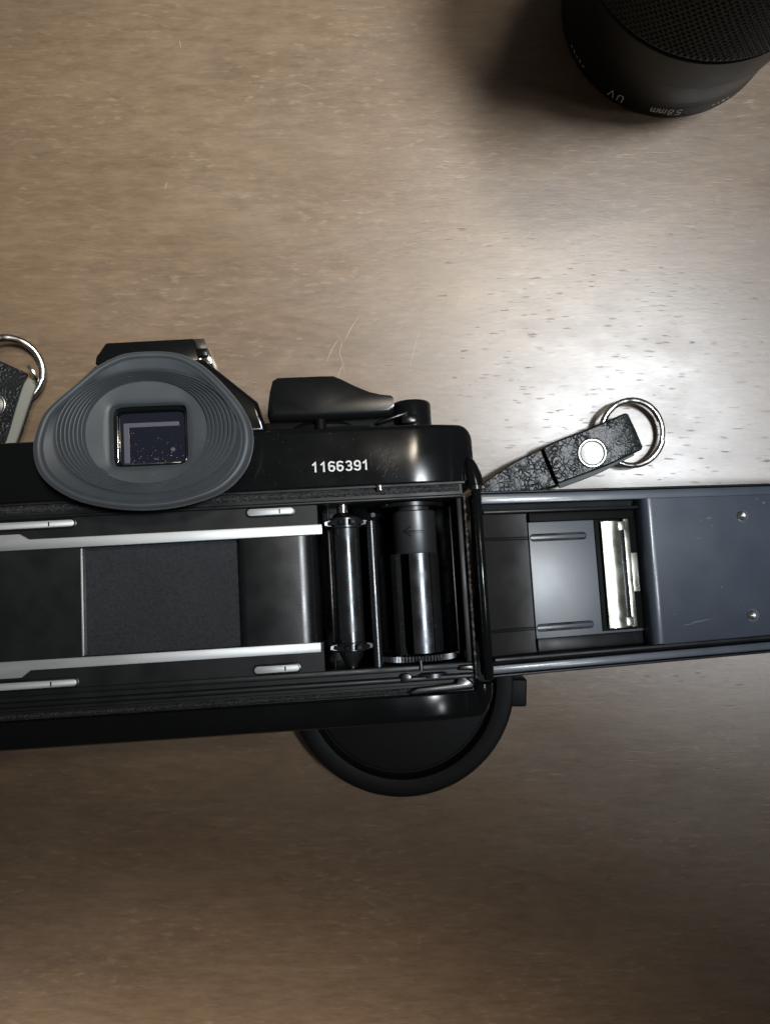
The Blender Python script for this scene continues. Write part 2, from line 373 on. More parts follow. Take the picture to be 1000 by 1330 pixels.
# shutter cloth
bm = new(); b = bmesh.new(); bmesh.ops.create_grid(b, x_segments=24, y_segments=8, size=.5)
for v in b.verts:
    X = v.co.x * 36.4; Y = v.co.y * 24.6; v.co = Vector((X, Y, -3.6 + .12 * math.sin(X * .35 + 1) * math.cos(Y * .2)))
join(bm, b); cpart("shutter_curtain", bm, M['curtain'])
bm = new(); box(bm, -17.85, -17.35, -12.1, 12.1, -3.4, -1.0, .1); cpart("curtain_edge_strip", bm, M['rail'])
# film rails
bm = new(); prism(bm, [(37.2, 12.35), (37.2, 14.6), (36.8, 14.7), (-28.8, 14.7), (-30.8, 16.0), (-68, 16.0), (-68, 12.35)], -2, 0, .12, 2); cpart("film_rail", bm, M['rail'])
bm = new(); prism(bm, [(35.6, -12.3), (35.6, -14.5), (-28.8, -14.5), (-30.8, -16.0), (-68, -16.0), (-68, -12.3)], -2, 0, .12, 2); cpart("film_rail", bm, M['rail'])
for x0, x1, y in ((20.1, 30.8, 18.25), (-60, -18.9, 18.0), (20.3, 30.5, -17.7), (-60, -19.0, -17.8)):
    bm = new(); prism(bm, capsule(x0, x1, y, .8), -1.6, -.45, .12, 2); g = cpart("film_guide_pin", bm, M['rail'])
    xs_ = x1 - 3.2 if x0 > 0 else x1 - 5.6
    bm = new(); box(bm, xs_ - .16, xs_ + .16, y - .5, y + .5, -.5, -.425); link("seam", bm, M['darkmetal'], g)
    bm = new(); prism(bm, capsule(x0 - .45, x1 + .45, y, 1.2), -1.6, -1.0, .15, 2); link("recess_rim", bm, M['cham'], g)
# light seals
for y0, y1 in ((21.0, 22.65), (-25.3, -24.1)):
    bm = new(); b = bmesh.new(); bmesh.ops.create_grid(b, x_segments=420, y_segments=7, size=.5)
    for v in b.verts:
        v.co = Vector((-1 + v.co.x * 142, (y0 + y1) / 2 + v.co.y * (y1 - y0), -1.35 + random.uniform(-.12, .12) - abs(v.co.y) * 1.0))
    join(bm, b); o = cpart("foam_light_seal", bm, M['foam'], smooth=True, angle=80)
bm = new(); box(bm, 50.4, 51.6, 21.6, 23.6, -2, .1, .25); cpart("door_catch_stop", bm, M['chrome'])
# take-up chamber
bm = new()
pts = []
for i in range(15):
    a = PI * (1.06 + .88 * i / 14); pts.append((58.0 + 11.6 * math.cos(a), -9.5 + 11.0 * math.sin(a)))
outer = [(70.3, -1.7), (70.3, -22.9), (44.8, -22.9), (44.8, -13)]
loop = [(x, z) for x, z in pts] + outer
b = bmesh.new(); prism(b, loop, -18.85, 19.25)
for v in b.verts: v.co = Vector((v.co.x, v.co.z, v.co.y))
join(bm, b); cpart("spool_chamber", bm, M['cham'])
bm = new(); box(bm, 67.2, 67.6, -17, 17.5, -8, -2.2, .15); cpart("chamber_rib", bm, M['cham'])
# sprocket shaft
sp = new(); lathe(sp, [(-13.8, 0), (-13.8, 3.25), (13.6, 3.25), (13.6, 0)], 40, 'y', (42.6, 0, -4.6))
sh = cpart("sprocket_shaft", sp, M['darkmetal'])
def sprocket(y0, y1, nt=12):
    bm = new(); lathe(bm, [(y0, 0), (y0, 3.6), (y0 + .25, 3.85), (y1 - .25, 3.85), (y1, 3.6), (y1, 0)], 40, 'y', (42.6, 0, -4.6))
    for k in range(nt * 1):
        a = 2 * PI * (k + .35) / nt
        b = bmesh.new(); bmesh.ops.create_cone(b, cap_ends=True, segments=4, radius1=1.0, radius2=.55, depth=1.5)
        bmesh.ops.rotate(b, cent=(0, 0, 0), matrix=Matrix.Rotation(PI / 4, 3, 'Z'), verts=b.verts)
        bmesh.ops.rotate(b, cent=(0, 0, 0), matrix=Matrix.Rotation(PI / 2 - a, 3, 'Y'), verts=b.verts)
        bmesh.ops.translate(b, vec=(42.6 + 4.5 * math.cos(a), (y0 + y1) / 2, -4.6 + 4.5 * math.sin(a)), verts=b.verts); join(bm, b)
    return bm
link("sprocket_wheel", sprocket(13.6, 16.2), M['darkmetal'], sh); link("sprocket_wheel", sprocket(-15.0, -12.9), M['darkmetal'], sh)
bm = new(); lathe(bm, [(16.2, 0), (16.2, 2.9), (17.2, 2.1), (17.4, 1.5), (19.2, 1.5), (19.2, 0)], 24, 'y', (42.2, 0, -4.6)); link("shaft_pivot", bm, M['chrome'], sh)
bm = new(); lathe(bm, [(-15, 0), (-15, 3.0), (-16.6, 2.4), (-18.2, 1.2), (-18.7, 1.2), (-18.7, 0)], 24, 'y', (42.6, 0, -4.6)); link("shaft_pivot", bm, M['darkmetal'], sh)
bm = new(); box(bm, 38.2, 38.9, -18.8, 19.2, -18, -6.0, .2); box(bm, 47.4, 49.3, -18.8, 14.6, -22.5, -3.4, .9, 5); cpart("film_divider_wall", bm, M['cham'])
bm = new(); lathe(bm, [(-19, 0), (-19, 1.1), (15.0, 1.1), (15.0, 0)], 20, 'y', (48.6, 0, -3.2)); cpart("film_guide_roller", bm, M['darkmetal'])
bm = new(); lathe(bm, [(-3, 0), (-3, .75), (-1.6, .75), (-1.35, .5), (-1.35, 0)], 16, 'z', (49.2, 16.3, 0)); cpart("screw_head", bm, M['darkmetal'])
# take-up spool
SX, SZ = 59.4, -9.0
bm = new()
lathe(bm, [(6.9, 0), (6.9, 5.05), (7.15, 5.2), (17.0, 5.2), (17.3, 4.9), (17.3, 0)], 48, 'y', (SX, 0, SZ))
lathe(bm, [(17.3, 0), (17.3, 3.9), (19.1, 3.9), (19.1, 0)], 40, 'y', (SX, 0, SZ))
M['collar'] = mat('brushed_grey_metal', (.10, .105, .11), rough=.36, metal=.8, rvar=.08, rscale=250, stretch=(1, .15, 1))
spool = cpart("take_up_spool", bm, M['collar'])
for a0, a1, r in ((62, 122 - 8, 5.5), (40, 58, 5.4), (128, 149, 7.6), (152, 158, 6.2), (200, 330, 5.5), (-15, 30, 5.4)):
    b = new(); A0, A1 = math.radians(a0), math.radians(a1); k = 12; rings = []
    for i in range(k + 1):
        a = A0 + (A1 - A0) * i / k; c_, s_ = math.cos(a), math.sin(a)
        rings.append([(SX + rr * c_, y, SZ + rr * s_) for rr, y in ((r - .8, -16.6), (r, -16.6), (r, 6.9), (r - .8, 6.9))])
    loft(b, rings); link("spool_slat", b, M['darkmetal'], spool)
b = new(); lathe(b, [(-16.6, 0), (-16.6, 3.6), (6.9, 3.6), (6.9, 0)], 32, 'y', (SX, 0, SZ)); link("spool_core", b, M['matte'], spool)
b = new(); box(b, 61.9, 63.0, -11.0, -9.9, -5.6, -4.35, .1); link("spool_notch", b, M['matte'], spool)
b = new(); lathe(b, [(-18.3, 0), (-18.3, 9.9), (-17.0, 9.9), (-17.0, 0)], 160, 'y', (58.6, 0, -11.4), wob=lambda i, h: (-.22 if i % 2 else 0.1)); link("knurled_flange", b, M['darkmetal'], spool)
b = new(); lathe(b, [(18.2, 0), (18.2, 8.5), (19.0, 8.5), (19.0, 0)], 60, 'y', (58.6, 0, -10.2)); link("top_flange", b, M['cham'], spool)
# arrow on the collar
b = new()
def on_collar(x, y, out=.06):
    dx = x - SX; r = 5.2 + out; return (x, y, SZ + math.sqrt(max(0, r * r - dx * dx)))
def stroke(b, p, q, wd=.14):
    n = 8; rings = []
    for i in range(n + 1):
        t = i / n; x = p[0] + (q[0] - p[0]) * t; y = p[1] + (q[1] - p[1]) * t
        d = Vector((q[0] - p[0], q[1] - p[1])).normalized(); nx, ny = -d.y * wd, d.x * wd
        rings.append([on_collar(x + nx, y + ny), on_collar(x - nx, y - ny), on_collar(x - nx, y - ny, -.1), on_collar(x + nx, y + ny, -.1)])
    loft(b, rings)
stroke(b, (56.6, 12.2), (61.2, 12.2)); stroke(b, (56.3, 12.2), (58.1, 13.4)); stroke(b, (56.3, 12.2), (58.1, 11.0)); stroke(b, (57.4, 11.75), (61.2, 11.75), .06)
link("arrow_mark", b, M['satin'], spool)
# latch pieces under the spool
bm = new(); lathe(bm, [(0, 0), (0, 5.2), (.9, 5.2), (1.3, 4.6), (1.3, 0)], 40, 'y', (60.8, -20.9 - 1.1, -5.4)); lathe(bm, [(0, 0), (0, .5), (2.4, .5), (2.4, 0)], 12, 'y', (58.2, -20.2, -1.0))
cpart("rewind_coupling", bm, M['darkmetal'])
bm = new(); prism(bm, [(66.6, -20.6), (66.9, -19.5), (70.3, -19.4), (70.3, -20.9)], -4, -.25, .35, 3)
prism(bm, [(54.6, -24.9), (56.0, -25.6), (69.6, -25.1), (70.4, -24.0), (69.3, -23.0), (68.2, -21.9), (66.4, -22.1), (66.0, -23.4), (57.0, -23.9)], -5, -.6, .4, 3)
cpart("latch_plate", bm, M['cham'])
bm = new(); prism(bm, capsule(53.2, 56.0, -21.6, 1.1), -5, -.1, .35, 3); cpart("latch_stud", bm, M['cham'])
# hinge
bm = new(); rings = []
for i in range(90):
    y = -22.6 + (19.6 + 22.6) * i / 89; q = random.uniform(-.05, .05)
    rings.append([(70.9 + dx + q * .5, y, -1.6 + dz) for dx, dz in ((-.42, -6), (-.42, .0), (-.2, .55 + q), (.15, .7 + q), (.42, .35), (.5, -.4), (.5, -6))])
loft(bm, rings); cpart("door_edge_lip", bm, M['lip'])
bm = new()
lathe(bm, [(-23.4, 0), (-23.4, .95), (-23.1, 1.15), (20.6, 1.15), (21.0, .95), (21.0, 0)], 28, 'y', (73.9, 0, -1.9))
cpart("door_hinge", bm, M['gloss'])
bm = new(); lathe(bm, [(21.1, 0), (21.1, 1.5), (22.0, 1.5), (22.0, 0)], 20, 'y', (73.9, 0, -1.9))
cpart("hinge_pin", bm, M['darkmetal'])
bm = new(); rings = []
for i in range(16):
    t = i / 15; y = 22.2 + 7.0 * t; r = 2.2 * math.sqrt(max(0.0004, 1 - t ** 2.0))
    rings.append([(74.0 - 1.0 * t + r * math.cos(a), y, -3.2 + r * 1.0 * math.sin(a)) for a in [2 * PI * k / 20 for k in range(20)]])
loft(bm, rings); cpart("hinge_cap", bm, M['gloss'])
bm = new(); rings = []
for i in range(12):
    t = i / 11; y = -24.4 - 6.0 * t; r = 2.6 * math.sqrt(max(0.0004, 1 - t ** 2.2))
    rings.append([(72.6 + r * math.cos(a), y, -5.0 + r * math.sin(a)) for a in [2 * PI * k / 20 for k in range(20)]])
loft(bm, rings); cpart("hinge_cap", bm, M['gloss'])
# serial number
b = bmesh.new()
for k, ch in enumerate("1166391"):
    g = glyph(ch, 2.15, .36)
    for v in g.verts: v.co = Vector((v.co.x * 1.18 + 42.15 + (k - 3) * 1.96, v.co.y + 27.95, v.co.z + .28))
    join(b, g)
cpart("serial_number", b, M['ink'], smooth=False)
bm = new()
for k in range(34):
    x = random.gauss(54.5, 2.0); y = 24.8 + random.random() * 6.5; l = random.uniform(.4, 2.2); a = math.radians(random.gauss(52, 14)); w_ = random.uniform(.02, .055)
    if x + l > 57.8: x -= 4
    dx, dy = l / 2 * math.cos(a), l / 2 * math.sin(a); nx, ny = -math.sin(a) * w_, math.cos(a) * w_
    bm.faces.new([bm.verts.new((x - dx, y - dy, .262)), bm.verts.new((x + nx, y + ny, .262)), bm.verts.new((x + dx, y + dy, .262)), bm.verts.new((x - nx, y - ny, .262))])
for k in range(60):
    x = random.uniform(22, 57); y = random.uniform(24, 36); r_ = random.choice([.03, .04, .05, .08])
    bm.faces.new([bm.verts.new((x + r_ * math.cos(q * PI / 3), y + r_ * math.sin(q * PI / 3), .262)) for q in range(6)])
M['scuff'] = mat("rubbed_black_paint", (.030, .032, .034), rough=.5)
o = cpart("scuff_mark", bm, M['scuff'], smooth=False); o['kind'] = 'stuff'
# front side: mount and body cap that the body rests on
bm = new(); lathe(bm, [(-33, 0), (-33, 31), (-34.5, 31), (-36, 29.5), (-36, 0)], 80, 'z', (0, 2, 0)); cpart("lens_mount", bm, M['chrome'])
bm = new(); lathe(bm, [(-36, 0), (-36, 30), (-41.2, 30), (-42, 29), (-42, 0)], 80, 'z', (0, 2, 0)); cpart("body_cap", bm, M['cap'])
bm = new(); shell(bm, lambda x: -31.0, lambda x: 36.4, -1.0, -33.4, .3, .3)
bm.free()

# ---- advance lever, dial
bm = new(); LZ = -5.0
prism(bm, [(25.3, 42.0), (26.2, 47.5), (27.0, 50.3), (28.2, 51.0), (38.3, 51.0), (41.6, 50.9), (43.2, 50.2), (46.8, 48.2), (50.2, 46.6), (52.8, 45.9), (55.4, 45.5), (55.9, 44.9), (55.9, 41.2), (55.2, 40.6), (48.5, 40.3), (36.0, 40.4), (26.8, 40.6), (25.6, 41.0)], -19, LZ)
for e in [0]:
    bevel(bm, 2.1, 6, 30, lambda e: all(v.co.z > LZ - .01 for v in e.verts) and sum(v.co.y for v in e.verts) / 2 < 41.8)
    bevel(bm, .5, 3, 50, lambda e: all(v.co.z > LZ - .01 for v in e.verts) and sum(v.co.y for v in e.verts) / 2 > 44.5)
cpart("advance_lever", bm, M['plastic'], angle=50)
bm = new(); lathe(bm, [(36, 0), (36, 13.5), (39.3, 13.5), (39.8, 13.0), (40.3, 12.4), (40.6, 0)], 72, 'y', (38.5, 0, -19.0)); lathe(bm, [(36.9, 0), (36.9, 1.3), (40.2, 1.3), (40.2, 0)], 20, 'y', (38.0, 0, -4.8)); box(bm, 24.4, 56, 37.0, 40.7, -24, -7.5, .5); box(bm, 24.6, 50, 37.0, 38.6, -24, -5.2, .5)
cpart("lever_base", bm, M['matte'])
bm = new(); lathe(bm, [(36.5, 0), (36.5, 5.0), (44.0, 5.0), (44.6, 4.8), (44.9, 4.4), (44.7, 3.4), (44.7, 0)], 60, 'y', (60.7, 0, -11.5), wob=None); cpart("shutter_button_collar", bm, M['plastic'])
bm = new(); lathe(bm, [(44.7, 0), (44.7, 1.8), (45.3, 1.8), (45.3, 0)], 30, 'y', (60.7, 0, -11.5)); cpart("shutter_button", bm, M['darkmetal'])
bm = new(); box(bm, 57.5, 61.5, 38.6, 40.9, -9, -5.6, .5); box(bm, 51.5, 59.5, 39.6, 40.4, -9.5, -5.0, .3, 2, ((55, 40, -7), math.radians(17), 'Z'))
cpart("frame_counter_arm", bm, M['plastic'])
# ---- hot shoe and cover
bm = new(); prism(bm, [(-16.0, 57.4), (-15.6, 59.4), (-14.9, 60.2), (-13.3, 62.6), (8.0, 62.9), (9.2, 58.0), (8.8, 55.6), (-13.0, 55.2)], -16, -8.6, .5, 3); cpart("shoe_cover", bm, M['plastic'])
bm = new(); prism(bm, [(7.2, 63.2), (10.3, 63.2), (12.3, 57.9), (12.0, 56.6), (8.6, 57.4)], -20, -9.8, .3, 2); cpart("accessory_shoe", bm, M['chrome'])
bm = new(); box(bm, 8.6, 11.2, 58.2, 60.2, -10.2, -8.2, .3); cpart("shoe_clip", bm, M['plastic'])
# ---- eyecup
EC = Vector((0.0, 35.6))
OUT = [(2.2, 54.4), (-4.0, 54.1), (-9.3, 51.9), (-15.5, 46.9), (-21.1, 41.8), (-23.1, 37.7), (-23.9, 33.0), (-22.7, 28.2), (-19.3, 24.4), (-13.5, 21.2), (-4.9, 19.2), (3.4, 18.9), (10.6, 20.0), (16.8, 22.3), (21.2, 26.6), (23.1, 31.8), (22.9, 36.7), (20.8, 41.4), (16.7, 46.8), (12.2, 51.2), (7.5, 53.7)]
op = spline([(x, y, 0) for x, y in OUT + OUT[:3]], 12)
tab = sorted((math.atan2(p.y - EC.y, p.x - EC.x), (Vector((p.x, p.y)) - EC).length) for p in op)
def r_out(a):
    a = (a + PI) % (2 * PI) - PI
    for (a0, r0), (a1, r1) in zip(tab, tab[1:]):
        if a0 <= a <= a1: return r0 + (r1 - r0) * (a - a0) / max(1e-9, a1 - a0)
    return (tab[0][1] + tab[-1][1]) / 2
NA = 160
def ell(cx, cy, rx, ry, n=2.0):
    def f(a):
        c, s = math.cos(a), math.sin(a); k = (abs(c / rx) ** n + abs(s / ry) ** n) ** (-1 / n); return (cx + k * c, cy + k * s)
    return f
outf = lambda sc_: (lambda a: (EC.x + r_out(a) * sc_ * math.cos(a), EC.y + r_out(a) * sc_ * math.sin(a)))
C0 = ell(-.45, 36.6, 8.5, 7.1, 9); C0b = ell(-.45, 36.6, 8.9, 7.5, 9)
C1 = ell(-.8, 37.2, 13.5, 11.7, 2.1); C2 = ell(.4, 36.1, 19.4, 13.7, 2.1); C3 = outf(.89)
rings = []
def ringof(f, z, zf=None): rings.append([(*f(2 * PI * i / NA), z + (zf(2 * PI * i / NA) if zf else 0)) for i in range(NA)])
def mixf(f, g, t): return lambda a: tuple(p + (q - p) * t for p, q in zip(f(a), g(a)))
ringof(C0, -.2); ringof(C0, 3.6); ringof(C0b, 4.0)
for t in (.3, .6, .85): ringof(mixf(C0b, C1, t), 4.0 + .5 * t)
K = 7
for k in range(K):
    t0 = k / K; dz = lambda t: 4.5 + 5.0 * t ** .9
    for u, b_ in ((0, 0), (.14, .75), (.45, .95), (.78, .75), (.92, -.15)):
        t = t0 + u / K; ringof(mixf(C1, C2, t), dz(t) + b_)
ringof(C2, 9.5)
for t in (.35, .7, 1.0): ringof(mixf(C2, C3, t), 9.5 + 1.0 * t)
tilt = lambda a: -.9 * math.sin(a)
ringof(outf(.895), 10.2)
ringof(outf(.905), 10.1); ringof(outf(.92), 10.6); ringof(outf(.945), 10.75); ringof(outf(.97), 10.5); ringof(outf(.985), 10.1); ringof(outf(1.0), 9.1); ringof(outf(1.0), 7.9); ringof(outf(.98), 7.0)
ringof(outf(.93), 6.6); ringof(outf(.80), 4.5); ringof(outf(.66), 2.2); ringof(outf(.60), .5); ringof(outf(.60), -.4)
bm = new(); loft(bm, rings, False)
for v in bm.verts: v.co.z += .15 + (.05 * (35 - v.co.y) if v.co.z > 3 else 0) * min(1, (v.co.z - 3) / 5)
eyecup = cpart("rubber_eyecup", bm, M['rubber'], angle=70)
lb = new(); me_ = eyecup.data
for k in range(46):
    p = random.choice(me_.polygons); c_ = p.center / S
    if c_.z < 4 or p.normal.z < .3: continue
    b = bmesh.new(); bmesh.ops.create_icosphere(b, subdivisions=1, radius=random.choice([.035, .05, .07]))
    bmesh.ops.translate(b, vec=c_, verts=b.verts); join(lb, b)
lint = link("lint", lb, M['dust'], eyecup); lint['kind'] = 'stuff'
bm = new()
fr = [ell(-.45, 36.6, 8.45, 7.05, 9), ell(-.45, 36.6, 8.45, 7.05, 9), ell(-.45, 36.5, 7.8, 6.3, 12), ell(-.45, 36.4, 7.5, 6.0, 12), ell(-.45, 36.4, 7.5, 6.0, 12)]
rings = []; 
for f, z in zip(fr, (.2, 1.9, 2.1, 1.5, .4)): ringof(f, z)
loft(bm, rings, False); cpart("eyepiece_frame", bm, M['gloss'])
bm = new(); box(bm, -7.9, 7.0, 30.4, 42.4, .3, .9); eg = cpart("eyepiece_glass", bm, M['glassy'])
bm = new(); prism(bm, [(-6.9, 40.1), (5.6, 40.1), (5.6, 39.1), (-5.7, 39.1), (-5.7, 30.8), (-6.9, 30.8)], .85, 1.0, .04, 1); link("glass_reflection_strip", bm, M['glassgrey'], eg)  # L-shaped reflection in the glass, made as a flat grey strip
bm = new(); lathe(bm, [(.85, 0), (.85, .48), (.99, .48), (.99, 0)], 20, 'z', (4.1, 33.6, 0)); link("spot", bm, M['glassgrey'], eg)
bm = new(); lathe(bm, [(0, 0), (0, 1.6), (0, 0)], 4, 'z'); bm.free()
bm = new(); box(bm, -7.2, 6.5, 30.4, 30.6, .8, 1.25, .05); box(bm, -8.1, -7.95, 30.7, 41.7, .8, 1.9, .05); link("frame_glint_edge", bm, M['chrome'], eg)
bm = new()
for k in range(90):
    r = random.choice([.025, .03, .04, .07]); x = random.uniform(-6, 7.2); y = random.uniform(29.4, 38) if k % 3 else random.uniform(29.3, 31)
    b = bmesh.new(); bmesh.ops.create_icosphere(b, subdivisions=1, radius=r)
    for v in b.verts: v.co = Vector((v.co.x + x - .8, v.co.y + y + 1.2, v.co.z * .4 + .93))
    join(bm, b)
d = link("dust", bm, M['dust'], eg); d['kind'] = 'stuff'

# ------------------------------------------------------------------ film door (child of the camera): u away from the hinge, v across
bm = new(); rings = []
def floor_z(u):
    if u < 13.7: t = u / 13.7; return -1.6 - 2.9 * (1 - (1 - t) ** 2.0)
    return -4.3
door_m = Matrix.Rotation(math.radians(10.5), 4, 'Y')
# outer skin
for u in [0, 1, 2.5, 4, 6, 8, 10, 12, 13.7, 20, 60, 100, 140, 144, 146, 147]:
    zt = floor_z(u) if u < 144 else -4.3
    e = max(0, u - 142) ** 2 * .08
    rings.append([(u, -21.9, -2.2), (u, -21.9, -6.4 + e), (u, -21.2, -7.0 + e), (u, 20.8, -7.0 + e), (u, 21.5, -6.4 + e), (u, 21.5, -2.2), (u, 20.5, -2.6), (u, 16.5, zt - .5), (u, -17.5, zt - .5), (u, -21.0, -2.6)])
loft(bm, rings)
door = cpart("film_door", bm, M['satin'])
door.location = Vector((74.5, -1, -1.5 + UP)) * S
door.rotation_euler = (0, math.radians(10.5), 0)
def strip(name, u0, u1, v0, v1, z0, z1, m, bev=.2, seg=2):
    bm = new(); box(bm, u0, u1, v0, v1, z0, z1, bev, seg); return link(name, bm, m, door)
strip("door_flange", .6, 146, 18.6, 20.9, -4, -.35, M['plate'], .22, 2)
strip("door_rim", .3, 146.4, 21.15, 21.75, -5, -1.1, M['satin'], .25, 3)
strip("inner_lip", 1.0, 42.2, 16.3, 17.0, -5, -.5, M['satin'], .2, 2)
strip("inner_wall", 13.7, 42.2, 14.15, 16.2, -5.5, -2.9, M['matte'], .1)
strip("door_flange", .6, 146, -21.2, -19.3, -4, -.35, M['plate'], .22, 2)
strip("door_rim", .3, 146.4, -22.15, -21.45, -5, -1.1, M['satin'], .25, 3)
strip("inner_lip", 1.0, 146, -18.6, -17.5, -5, -.1, M['satin'], .35, 3)
strip("inner_wall", 13.7, 42.0, -17.3, -14.3, -5.5, -3.2, M['satin'], .1)
# curved section near the hinge and flat floor panel
bm = new(); rings = []
for i in range(22):
    u = .8 + 12.8 * i / 21; z = floor_z(u) + .02
    rings.append([(u, -17.3, z + .2), (u, -15.5, z), (u, 14.6, z), (u, 16.2, z + .2), (u, 16.2, z - .9), (u, -17.3, z - .9)])
loft(bm, rings); M["bend"] = mat("brown_black_lacquer", (.019, .0175, .017), rough=.38, spec=.5, rvar=.08)
link("curved_door_end", bm, M["bend"], door, angle=25)
strip("floor_panel", 13.75, 44, -14.2, 14.05, -5.3, -3.95, M['doorpaint'], .12)
for y0, y1 in ((9.6, 10.9), (-12.2, -11.1)):
    y = (y0 + y1) / 2
    bm = new(); prism(bm, capsule(13.9, 29.2, y, .95), -4.2, -3.80, .1, 1); g = link("stamped_rib", bm, M['cham'], door)
    bm = new(); prism(bm, capsule(13.9, 28.9, y, .42), -4.1, -3.62, .15, 2); link("rib_crest", bm, M['doorpaint'], g)
    bm = new(); rings = []
    for i in range(14):
        u = 1.5 + 12.0 * i / 13; z = floor_z(u)
        rings.append([(u, y + a, z + h) for a, h in ((-.5, -.1), (-.2, .3), (.2, .3), (.5, -.1))])
    loft(bm, rings); link("rib_crest", bm, M['satin'], g)
# silver film leaf spring
strip("spring_shadow_bed", 31.4, 42.9, -13.6, 14.0, -5.2, -3.5, M['matte'], .1)  # black bed, its margin paints in the shadow beside the leaf spring
bm = new(); rings = []
for i in range(25):
    u = 32.6 + 4.9 * i / 24; z = -2.4 + .5 * math.sin(PI * i / 24) + .2 * i / 24
    rings.append([(u, -12.9, z), (u, 13.4, z), (u, 13.4, z - .25), (u, -12.9, z - .25)])
loft(bm, rings); fs = link("leaf_spring", bm, M['nickel'], door)
strip("spring_strip", 38.5, 39.9, -12.9, 13.9, -2.3, -1.9, M['nickel'], .1)
strip("spring_tab", 39.6, 41.7, -4.3, 5.3, -2.6, -2.1, M['nickel'], .1)
strip("spring_slot", 37.4, 38.6, -12.6, 13.0, -2.9, -2.4, M['darkmetal'], .1)
strip("spring_clamp", 37.0, 39.0, 11.0, 13.3, -2.5, -1.75, M['nickel'], .2)
strip("spring_clamp", 37.0, 39.0, -12.7, -10.4, -2.5, -1.75, M['nickel'], .2)
# pressure plate
bm = new(); prof = [(42.9, -3.6), (42.95, -1.0), (43.3, -.2), (43.9, .35), (44.6, .6), (45.4, .68), (100.0, .68), (101, .3), (101.4, -1), (101.4, -3.6)]
prism(bm, prof, -17.3, 18.5)
for v in bm.verts: v.co = Vector((v.co.x, v.co.z, v.co.y))
bevel(bm, .3, 2, 60)
link("pressure_plate", bm, M['plate'], door, angle=50)
for v_ in (13.3, -12.1):
    bm = new(); lathe(bm, [(.2, 0), (.2, 1.9), (.72, 1.9), (.84, 1.6), (.80, 1.3), (.80, 0)], 24, 'z', (71.5, v_, 0)); rv = link("rivet_dimple", bm, M['plate'], door)
    bm = new(); lathe(bm, [(.7, 0), (.7, 1.2), (1.1, 1.15), (1.35, .85), (1.2, .5), (1.1, .25), (1.3, 0)], 24, 'z', (70.7, v_, 0)); link("rivet", bm, M['rivet'], door)
# small wear marks on the plate
bm = new()
for (u, v_, l, w_) in ((61.2, 13.0, 2.0, .35), (56, -12.6, 7.0, .16), (52.5, -13.2, 3.5, .1), (62, 11, .8, .2), (57.5, 8.0, 2.2, .15), (65.5, 6.0, .3, .2), (63, -4.5, .5, .25), (60.5, -1.5, .3, .2), (60, -15.8, .3, .2), (69.5, 9, .3, .15), (46.5, 16.8, .6, .15), (72.5, 8.5, .3, .15), (76, 17.5, .6, .3), (78, 16.5, 1.3, .3), (59, 12.6, 1.6, .12), (66.5, 14.5, .7, .1), (50.5, 3, .5, .1), (54, -7, .35, .12), (68, -8.6, .8, .1), (74, -2, .4, .14), (58.5, 15.9, .9, .12), (49, -10.5, 1.2, .07)):
    b = bmesh.new(); n = 12
    b.faces.new([b.verts.new((u + l / 2 * math.cos(2 * PI * k / n) * random.uniform(.7, 1), v_ + w_ * math.sin(2 * PI * k / n) * random.uniform(.6, 1) + .04 * l * math.cos(2 * PI * k / n), .69)) for k in range(n)])
    join(bm, b)
M['wear'] = mat("rubbed_lacquer", (.11, .12, .145), rough=.55, var=.3, vscale=1500)
link("wear_mark", bm, M['wear'], door)

# ------------------------------------------------------------------ strap ends
def split_ring(R_, w_, turns=1.9, tiltx=0.0):
    pts = []; n = int(90 * turns)
    for i in range(n + 1):
        a = 2 * PI * turns * i / n; z = w_ * .8 * (i / n - .5) * 2
        pts.append((R_ * math.cos(a), R_ * math.sin(a), z))
    bm = new(); tube(bm, pts, w_, 10, flat=.55); return bm
def rivet_mesh(r, dome=.5):
    bm = new(); lathe(bm, [(0, 0), (0, r), (.35, r), (.55, r * .96), (.62, r * .90), (.56, r * .82), (.40, r * .75), (.58, r * .5), (.72, r * .25), (.76, 0)], 40); return bm
t = empty("strap_end", (50, 14, 0), "creased black leather strap end with silver rivet and ring, right of the camera", "camera strap")
def tr(p): return (p[0] - 50, p[1] - 14, p[2])
bm = new(); ribbon(bm, [tr(p) for p in ((24, 2.5, 10.0), (31, 6.3, 8.6), (38, 9.6, 7.2), (46, 12.6, 6.2), (56, 16.6, 5.6), (65.5, 20.9, 5.2), (68.6, 22.2, 4.4))], [5.5, 7.5, 9.6, 11.0, 11.4, 11.2, 10.8], 1.7)
link("lower_leather", bm, M['leather'], t)
bm = new(); ribbon(bm, [tr(p) for p in ((45.9, 12.9, 8.2), (50, 14.6, 8.2), (58, 17.6, 8.0), (64, 20.2, 7.7), (68.3, 22.1, 7.0), (69.2, 22.5, 6.2))], [11.0, 11.4, 11.5, 11.4, 11.3, 11.0], 2.0, bev=.5)
link("upper_leather", bm, M['leather'], t)
bm = new(); ribbon(bm, [tr(p) for p in ((46.6, 11.9, 6.9), (56.4, 16.0, 6.8), (67.5, 21.0, 6.2))], [11.4, 12.2, 11.2], .9, bev=.2)
link("leather_edge", bm, M['edge'], t)
o = link("rivet", rivet_mesh(4.2), M['rivet'], t, tr((57.2, 16.3, 9.0))); o.rotation_euler = (0, .03, .4)
o = link("split_ring", split_ring(9.2, .80), M['chrome'], t, tr((69.9, 22.4, 4.3))); o.rotation_euler = (.10, .12, .4)

